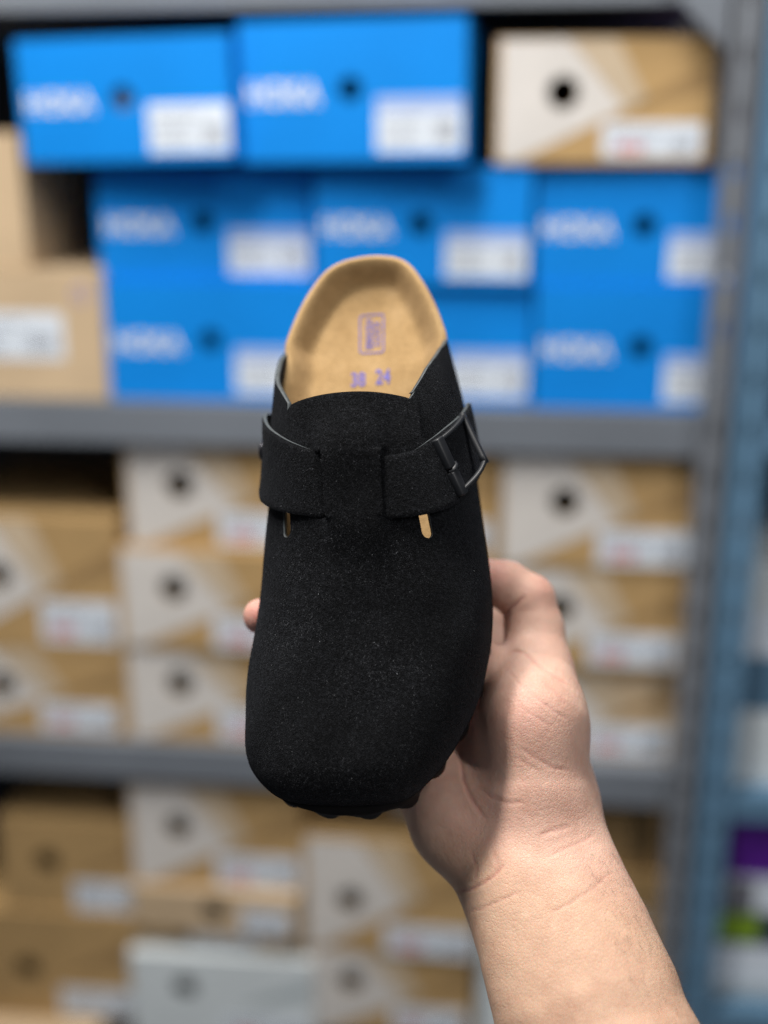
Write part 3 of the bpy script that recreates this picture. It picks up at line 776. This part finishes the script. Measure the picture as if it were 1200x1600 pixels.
def footbed():
    n = len(P0); yo = P0[:, 1]
    ins = INS - (INS-0.2)*smoothstep(200, 214, yo)
    # concentric inset rings of the outline, towards a spine
    spine = np.stack([np.interp(yo, [-2, 40, 130, 215, 264], [8, 14, 20, 19.5, 19.5]), np.clip(yo, 34, 227)], 1)
    fr_ = np.concatenate([np.linspace(0, 0.12, 8), np.linspace(0.16, 1.0, 26)])
    B0 = P0 - NR*ins[:, None]
    V, F = [], []
    outer = [np.column_stack([P0 - NR*(ins+0.3)[:, None], np.full(n, Z0+0.2)+spring(yo)])]
    d0 = np.zeros(n)
    edge = np.column_stack([B0, foot_z(B0[:, 0], B0[:, 1], d0)])
    outer.append(np.column_stack([B0 - NR*0.0, edge[:, 2]-6]))
    rings = outer
    for t in fr_:
        q = B0*(1-t) + spine*t
        d = segdist(q, B0) if t > 0 else d0
        rings.append(np.column_stack([q, foot_z(q[:, 0], q[:, 1], d)]))
    V = np.concatenate(rings); fm = []
    for k in range(len(rings)-1):
        for i in range(n):
            j = (i+1) % n; F.append((k*n+i, k*n+j, (k+1)*n+j, (k+1)*n+i)); fm.append(1 if k < 1 else 0)
    o = mesh_obj('footbed', mm(V), F, [M['lining'], M['cork']], CL, fmat=fm)
    return o, B0
fb, FB0 = footbed()
def fbz(x, y):
    d = segdist(np.array([[x, y]]), FB0)[0]; return float(foot_z(np.array(x), np.array(y), np.array(d)))
def print_on(name, polys, cx, cy, sx_, sy_):
    """flat ink laid on the heel seat; polys in unit coordinates"""
    V, F = [], []
    for v, f in polys:
        b = len(V)
        for q in v:
            x, y = cx+q[0]*sx_, cy+q[1]*sy_
            V.append((x, y, fbz(x, y)+0.25))
        F += [tuple(b+i for i in g_) for g_ in f]
    return mesh_obj(name, mm(V), F, M['print'], fb, smooth=False)
def quad(x0, y0, x1, y1): return ([(x0,y0),(x1,y0),(x1,y1),(x0,y1)], [(0,1,2,3)])
# rounded frame with sideways lettering, then the size marks below it
frame = []
cor = []
for cx_, cy_, a0 in ((4.2, 8.7, 0), (-4.2, 8.7, 90), (-4.2, -8.7, 180), (4.2, -8.7, 270)):
    for k in range(7):
        an = math.radians(a0+15*k); cor.append((cx_, cy_, math.cos(an), math.sin(an)))
fv = [(c[0]+1.9*c[2], c[1]+1.9*c[3]) for c in cor] + [(c[0]+1.25*c[2], c[1]+1.25*c[3]) for c in cor]
nn = len(cor); frame.append((fv, [(i, (i+1) % nn, nn+(i+1) % nn, nn+i) for i in range(nn)]))
tv, tf = text_mesh('BIRKEN', 0.01); frame.append(([((0.5-q[1])*-3.4-1.7-0.6+1.0, (q[0]-0.5)*16) for q in tv], tf))
tv, tf = text_mesh('STOCK', 0.01); frame.append(([((0.5-q[1])*-3.4+2.4, (q[0]-0.5)*14) for q in tv], tf))
print_on('printed_mark', frame, 20.3, 220.5, 1.0, 1.0)
num = []
tv, tf = text_mesh('38', 0.02); num.append(([(q[0]*7.0-10.2, q[1]*7.6-3.8) for q in tv], tf))
tv, tf = text_mesh('24', 0.02); num.append(([(q[0]*7.2+1.6, q[1]*8.0-3.2) for q in tv], tf))
print_on('printed_mark', num, 20.6, 196.5, 1.0, 1.0)

# ------------------------------------------------------------------ the hand and forearm
def C(u, v, d): return ray(u, v)*d*1000.0                     # camera space, millimetres
def sole_d(u, v, z=-0.5):
    """distance (mm) at which the underside of the sole is met"""
    o = TOE_C + n_c*z/1000.0; dr = ray(u, v); return (o @ n_c)/(dr @ n_c)*1000.0
def FG(u, v, r, press=0.5): return C(u, v, (sole_d(u, v)+r-press)/1000.0)

# every piece: list of (centre, half width, half thickness); width axis, thickness axis
def nrmv(x): return x/np.linalg.norm(x)
wid = nrmv(np.array([0.93, 0.34, 0.0])); 
ARM = [  # u, v, depth, half width, half thickness
    (1140, 2150, 0.415, 42, 36), (928, 1600, 0.477, 39.8, 32), (878, 1458, 0.495, 36.6, 28.5), (834, 1352, 0.512, 35.4, 26.5), (803, 1280, 0.529, 39.0, 25), (775, 1205, 0.549, 42.5, 21.5), (752, 1120, 0.567, 43, 17), (728, 1030, 0.586, 41, 13.5), (712, 985, 0.594, 38, 11)]
def prims():
    L_ = []
    AR = np.array(ARM, float); ki = np.arange(len(AR)); ks = np.linspace(0, len(AR)-1, 21)
    AR = np.stack([itp(ks, ki.astype(float), AR[:, c]) for c in range(5)], 1)       # smooth taper along the limb
    A = [(C(u, v, d), a_, b_) for u, v, d, a_, b_ in AR]
    for (p, a0, b0), (q, a1, b1) in zip(A[:-1], A[1:]):
        L_.append(('e', p, q, a0-1.0, a1-1.0, b0-1.0, b1-1.0, 4.0))
    rc = lambda p, q, r0, r1, k: L_.append(('c', p, q, r0, r1, k))
    # heel of the hand on the little-finger side
    rc(C(712, 1278, 0.527), C(688, 1190, 0.555), 19.5, 20.5, 14)
    rc(C(690, 1190, 0.558), C(668, 1085, 0.575), 21, 17, 12)
    # ball of the thumb
    rc(C(838, 1222, 0.515), C(832, 1125, 0.522), 20.5, 23.0, 18)
    rc(C(832, 1125, 0.522), C(838, 1050, 0.537), 22.6, 16.8, 12)
    # thumb
    rc(C(838, 1058, 0.541), C(835, 985, 0.549), 16.2, 13.8, 7)
    rc(C(835, 985, 0.549), C(825, 938, 0.551), 13.6, 12.6, 4)
    rc(C(826, 938, 0.551), C(790, 914, 0.553), 12.3, 11.4, 3)
    rc(C(790, 914, 0.553), C(758, 902, 0.555), 11.6, 9.0, 3)
    # web between thumb and forefinger
    rc(C(828, 1075, 0.560), C(765, 1022, 0.578), 11, 9, 8)
    # fingers, pressed flat against the sole
    for pts, r in ((((750, 1036, 10.5), (690, 950, 9.6), (630, 895, 8.8), (585, 862, 7.8)), 0),
                   (((712, 1000, 10.8), (610, 960, 9.8), (510, 950, 9.0), (430, 958, 8.2)), 1),
                   (((690, 1030, 10.2), (600, 1030, 9.4), (515, 1032, 8.6), (450, 1038, 7.6)), 0),
                   (((676, 1085, 9.4), (600, 1095, 8.4), (540, 1100, 7.6), (492, 1105, 6.9)), 0)):
        P = [FG(u, v, q) for u, v, q in pts]
        if r:   # this fingertip hooks round the edge of the sole
            P[2] = FG(505, 950, 9.0, 1.0); P[3] = C(407, 963, 0.5385)
        for i in range(3): rc(P[i], P[i+1], pts[i][2], pts[i+1][2], 4 if i else 8)
    return L_
PR = prims()
def sdf(X):
    X = X.astype(np.float32); d = None
    for p in PR:
        if p[0] == 'c':
            _, a, b, r0, r1, k = p
            ba = (b-a).astype(np.float32); t = np.clip(((X-a.astype(np.float32)) @ ba)/(ba @ ba), 0, 1)
            e = np.linalg.norm(X-(a.astype(np.float32)+t[:, None]*ba), axis=1) - (r0+(r1-r0)*t)
        else:
            _, a, b, a0, a1, b0, b1, k = p
            ba = (b-a); t = np.clip(((X-a.astype(np.float32)) @ ba)/(ba @ ba), 0, 1).astype(np.float32)
            ax = nrmv(ba); wv = wid - ax*(wid @ ax); wv = nrmv(wv); tv_ = np.cross(ax, wv)
            q = X-(a.astype(np.float32)+t[:, None]*ba.astype(np.float32))
            w_ = q @ wv; h_ = q @ tv_; l_ = q @ ax
            rw = a0+(a1-a0)*t; rh = b0+(b1-b0)*t
            kk = np.sqrt((w_/rw)**2+(h_/rh)**2+(l_/np.minimum(rw, rh))**2)
            e = (kk-1)*np.minimum(rw, rh)*0.9
        if d is None: d = e
        else:
            h = np.clip(0.5+0.5*(d-e)/k, 0, 1); d = d*(1-h)+e*h - k*h*(1-h)
    return d
def surface_nets(lo, hi, st):
    n = np.ceil((hi-lo)/st).astype(int)+1
    g = [lo[i]+st*np.arange(n[i]) for i in range(3)]
    vals = np.empty(n, np.float32)
    for i in range(n[0]):
        yy, zz = np.meshgrid(g[1], g[2], indexing='ij')
        vals[i] = sdf(np.column_stack([np.full(yy.size, g[0][i]), yy.ravel(), zz.ravel()])).reshape(n[1], n[2])
    ins = vals < 0
    nc = n-1
    acc = np.zeros((*nc, 3), np.float32); cnt = np.zeros(nc, np.float32)
    sl = lambda o: tuple(slice(o[k], o[k]+nc[k]) for k in range(3))
    cs = [(i, j, k) for i in (0, 1) for j in (0, 1) for k in (0, 1)]
    for a in cs:
        for ax in range(3):
            if a[ax]: continue
            b = list(a); b[ax] = 1; b = tuple(b)
            va, vb = vals[sl(a)], vals[sl(b)]; cr = (va < 0) != (vb < 0)
            t = np.where(cr, va/np.where(cr, va-vb, 1), 0)
            for k in range(3): acc[..., k] += np.where(cr, a[k]+(t if k == ax else 0), 0)
            cnt += cr
    act = cnt > 0; idx = -np.ones(nc, np.int64); idx[act] = np.arange(act.sum())
    ijk = np.argwhere(act); V = (ijk + acc[act]/cnt[act][:, None])*st + lo
    F = []
    for ax in range(3):
        o1, o2 = [(1, 2), (2, 0), (0, 1)][ax]
        s0 = [slice(1, nc[k]) for k in range(3)]; s0[ax] = slice(0, nc[ax])
        lo_s = [slice(1, nc[k]) for k in range(3)]; lo_s[ax] = slice(0, nc[ax])
        hi_s = list(lo_s); hi_s[ax] = slice(1, nc[ax]+1)
        A_, B_ = ins[tuple(lo_s)], ins[tuple(hi_s)]
        q = np.argwhere(A_ != B_); q_in = A_[A_ != B_]
        base = q.copy()
        for k in range(3):
            if k != ax: base[:, k] += 1
        def cell(d1, d2):
            c = base.copy(); c[:, o1] -= d1; c[:, o2] -= d2
            return idx[c[:, 0], c[:, 1], c[:, 2]]
        quad_ = np.stack([cell(1, 1), cell(0, 1), cell(0, 0), cell(1, 0)], 1)
        quad_[~q_in] = quad_[~q_in][:, ::-1]
        F.append(quad_)
    F = np.concatenate(F); F = F[(F >= 0).all(1)]
    return V, F
def sgrad(X, e=0.4):
    g = np.stack([sdf(X+np.eye(3)[k]*e)-sdf(X-np.eye(3)[k]*e) for k in range(3)], 1)
    return g/np.maximum(np.linalg.norm(g, axis=1, keepdims=True), 1e-6)
allp = np.concatenate([np.stack([p[1], p[2]]) for p in PR])
lo_ = allp.min(0)-30; hi_ = allp.max(0)+30
lo_[1] = C(936, 1770, 0.44)[1]; lo_[2] -= 18
HV, HF = surface_nets(lo_, hi_, 2.0)
for _ in range(2): HV = HV - sgrad(HV)*sdf(HV)[:, None]*0.9
def subdivide(V, F):
    """one linear quad subdivision"""
    E = np.sort(np.concatenate([F[:, [0, 1]], F[:, [1, 2]], F[:, [2, 3]], F[:, [3, 0]]]), axis=1)
    key = E[:, 0]*len(V)+E[:, 1]; uq, inv = np.unique(key, return_inverse=True)
    em = (V[uq//len(V)]+V[uq % len(V)])/2; fc = V[F].mean(1)
    n, m = len(V), len(em); nf = len(F); ei = inv.reshape(4, nf)+n; ci = np.arange(nf)+n+m
    Q = np.concatenate([np.stack([F[:, k], ei[k], ci, ei[(k-1) % 4]], 1) for k in range(4)])
    return np.concatenate([V, em, fc]), Q
HV, HF = subdivide(HV, HF)
HN = sgrad(HV); HV = HV - HN*sdf(HV)[:, None]*0.9
# creases of the palm, the thumb and the wrist (drawn where they lie on the skin), depth mm, width mm
CREASE = [
    ([(792,1022),(806,1017),(820,1022),(835,1034),(856,1049),(878,1064),(893,1074)], 0.75, 0.9),
    ([(788,1043),(812,1068),(838,1090),(866,1112),(892,1126)], 0.45, 0.8),
    ([(848,1066),(868,1082),(890,1106)], 0.40, 0.8),
    ([(800,1085),(818,1108),(846,1126),(868,1138)], 0.35, 0.8),
    ([(812,1168),(836,1184),(862,1199),(892,1205)], 0.50, 0.9),
    ([(806,1183),(826,1196),(846,1208)], 0.30, 0.8),
    ([(722,1150),(719,1185),(724,1220),(738,1252),(760,1282)], 0.9, 1.3),
    ([(748,1232),(768,1246),(794,1255),(820,1253)], 0.5, 1.2),
    ([(708,1394),(735,1390),(756,1380),(775,1366),(788,1349)], 1.0, 1.1),
    ([(727,1425),(752,1420),(790,1404),(815,1392)], 0.45, 0.9),
    ([(842,1306),(864,1298),(892,1290)], 0.5, 1.3),
    ([(852,1340),(884,1326),(916,1312),(930,1303)], 0.40, 1.0),
    ([(858,1428),(890,1412),(930,1386),(954,1362)], 0.40, 1.0),
    ([(786,962),(798,950),(812,940),(820,930)], 0.9, 1.0),
    ([(735,1330),(745,1355),(742,1375)], 0.4, 1.2),
    ([(770,1330),(778,1350),(772,1368)], 0.4, 1.2)]
def proj(V): return np.column_stack([600+FPX*V[:, 0]/V[:, 2], 800-FPX*V[:, 1]/V[:, 2]])
pp = proj(HV); facing = np.clip(-np.sum(HN*HV/np.linalg.norm(HV, axis=1, keepdims=True), axis=1)*4-0.3, 0, 1)
dep = np.zeros(len(HV))
for pts, dp, wd in CREASE:
    best = np.full(len(HV), 1e9); tt = np.zeros(len(HV)); n = len(pts)-1
    for i in range(n):
        p, q = np.array(pts[i], float), np.array(pts[i+1], float); d = q-p
        t = np.clip(((pp-p) @ d)/(d @ d), 0, 1); e = np.hypot(*(pp-(p+t[:, None]*d)).T)
        m = e < best; best[m] = e[m]; tt[m] = (i+t[m])/n
    dist = best*HV[:, 2]/FPX
    fade = np.clip(np.minimum(tt, 1-tt)*6+0.15, 0, 1)
    dep += 0.68*dp*fade*(np.exp(-(dist/(wd*0.62))**2) - 0.12*np.exp(-((dist-wd*1.8)/(wd*0.9))**2))
# tendons, soft unevenness
un = 0.14*np.sin(HV[:, 0]*0.21+HV[:, 1]*0.13)*np.sin(HV[:, 1]*0.17+HV[:, 2]*0.11+0.8)
HV = HV - HN*((dep*facing)-un)[:, None]
hand = mesh_obj('person', cam2world(HV/1000.0), HF, None, None) if False else None
me = bpy.data.meshes.new('person')
Vw = cam2world(HV/1000.0)
me.from_pydata(Vw.tolist(), [], HF.tolist()); me.polygons.foreach_set('use_smooth', np.ones(len(me.polygons), bool))
# natural colouring of the skin: pinker palm, thumb and fingertips; warmer, paler forearm; redder creases
arm_t = np.clip((pp[:, 1]-1270-0.35*(pp[:, 0]-800))/130, 0, 1); arm_t = arm_t*arm_t*(3-2*arm_t)
rad = np.clip((pp[:, 0]-(800+0.35*(pp[:, 1]-1000)*0.5+60))/70, 0, 1)
pal = np.array([0.655, 0.425, 0.335]); arm = np.array([0.63, 0.42, 0.30]); red = np.array([0.60, 0.28, 0.23])
base = pal*(1-arm_t)[:, None]+arm*arm_t[:, None]
base = base*(1-0.45*rad*(1-arm_t))[:, None] + np.array([0.66, 0.445, 0.335])*(0.45*rad*(1-arm_t))[:, None]
cr = np.clip(dep*1.0, 0, 0.55)*facing
base = base*(1-cr)[:, None]+red*cr[:, None]
for (uu, vv, rr, kk) in ((772, 895, 26, 0.5), (405, 962, 30, 0.8), (815, 1120, 45, 0.22), (850, 915, 25, 0.25), (745, 1300, 60, 0.15)):
    wgt = kk*np.exp(-((pp[:, 0]-uu)**2+(pp[:, 1]-vv)**2)/(rr*rr)); base = base*(1-wgt)[:, None]+np.array([0.66, 0.29, 0.25])*wgt[:, None]
ca = me.color_attributes.new('skin_tone', 'FLOAT_COLOR', 'POINT')
ca.data.foreach_set('color', np.column_stack([base, np.ones(len(base))]).astype(np.float32).ravel())
m, N, L, b = mat('skin', (0.6, 0.36, 0.27), 0.45, spec=0.35)
at_ = nd(N, 'ShaderNodeVertexColor', layer_name='skin_tone')
tc = N.new('ShaderNodeTexCoord')
mot = noise(N, L, 70, 5, 0.6, vec=tc.outputs['Object'])
mr = ramp(N, L, mot.outputs[0], [(0.3, (0.90, 0.83, 0.81)), (0.7, (1.08, 1.08, 1.08))])
L.new(mixc(N, L, 1.0, at_.outputs[0], mr.outputs[0], 'MULTIPLY'), b.inputs['Base Color'])
b.inputs['Subsurface Weight'].default_value = 0.35; b.inputs['Subsurface Radius'].default_value = (1.0, 0.35, 0.2); b.inputs['Subsurface Scale'].default_value = 0.004
vo = nd(N, 'ShaderNodeTexVoronoi', Scale=620.0); vo.feature = 'DISTANCE_TO_EDGE'; L.new(tc.outputs['Object'], vo.inputs['Vector'])
vr = ramp(N, L, vo.outputs['Distance'], [(0.0, (0,0,0)), (0.12, (1,1,1))])
fine = noise(N, L, 1500, 3, 0.6, vec=tc.outputs['Object'])
k1 = bump(N, L, vr.outputs[0], 0.35, 0.0003, None); mid_n = noise(N, L, 260, 3, 0.5, vec=tc.outputs['Object'])
k2 = bump(N, L, mid_n.outputs[0], 0.28, 0.0009, None, k1); bump(N, L, fine.outputs[0], 0.45, 0.0004, b, k2)
rr_ = ramp(N, L, mid_n.outputs[0], [(0.3, (0.40,)*3), (0.7, (0.56,)*3)]); L.new(rr_.outputs[0], b.inputs['Roughness'])
me.materials.append(m); me.update()
person = bpy.data.objects.new('person', me); COL.objects.link(person)
tag(person, 'bare right hand and forearm holding the clog from behind, thumb at its side', 'person')

# fine dark hairs along the outer side of the forearm
hm, N, L, b = mat('arm_hair', (0.06, 0.035, 0.02), 0.5)
HN2 = sgrad(HV); cand = np.where((pp[:, 1] > 1330) & (pp[:, 1] < 1640) & (pp[:, 0] > 900+0.42*(pp[:, 1]-1330)) & (HN2[:, 2] < 0.45))[0]
pick = rng.choice(cand, 520, replace=True)
axd = nrmv(C(926, 1600, 0.464)-C(829, 1352, 0.511))
hv, hf = [], []
for i in pick:
    p = HV[i]; n_ = HN2[i]; l = rng.uniform(2.0, 4.5)
    d = nrmv(axd*rng.uniform(0.5, 1.0) + n_*rng.uniform(0.18, 0.5) + rng.normal(0, 0.25, 3))
    s_ = nrmv(np.cross(d, n_)); w_ = 0.032
    q = [p-n_*0.1, p+d*l*0.5+n_*0.12*l*0.5, p+d*l-n_*0.03*l]
    bI = len(hv); s2 = nrmv(np.cross(d, s_))
    for k, (x_, ww) in enumerate(zip(q, (1.0, 0.8, 0.25))):
        for an in (0, 2.094, 4.189): hv.append(x_+(s_*math.cos(an)+s2*math.sin(an))*w_*ww)
    for k in range(2):
        for j in range(3): hf.append((bI+k*3+j, bI+k*3+(j+1) % 3, bI+k*3+3+(j+1) % 3, bI+k*3+3+j))
hair = mesh_obj('arm_hair', cam2world(np.array(hv)/1000.0), hf, hm, person); hair['kind'] = 'stuff'
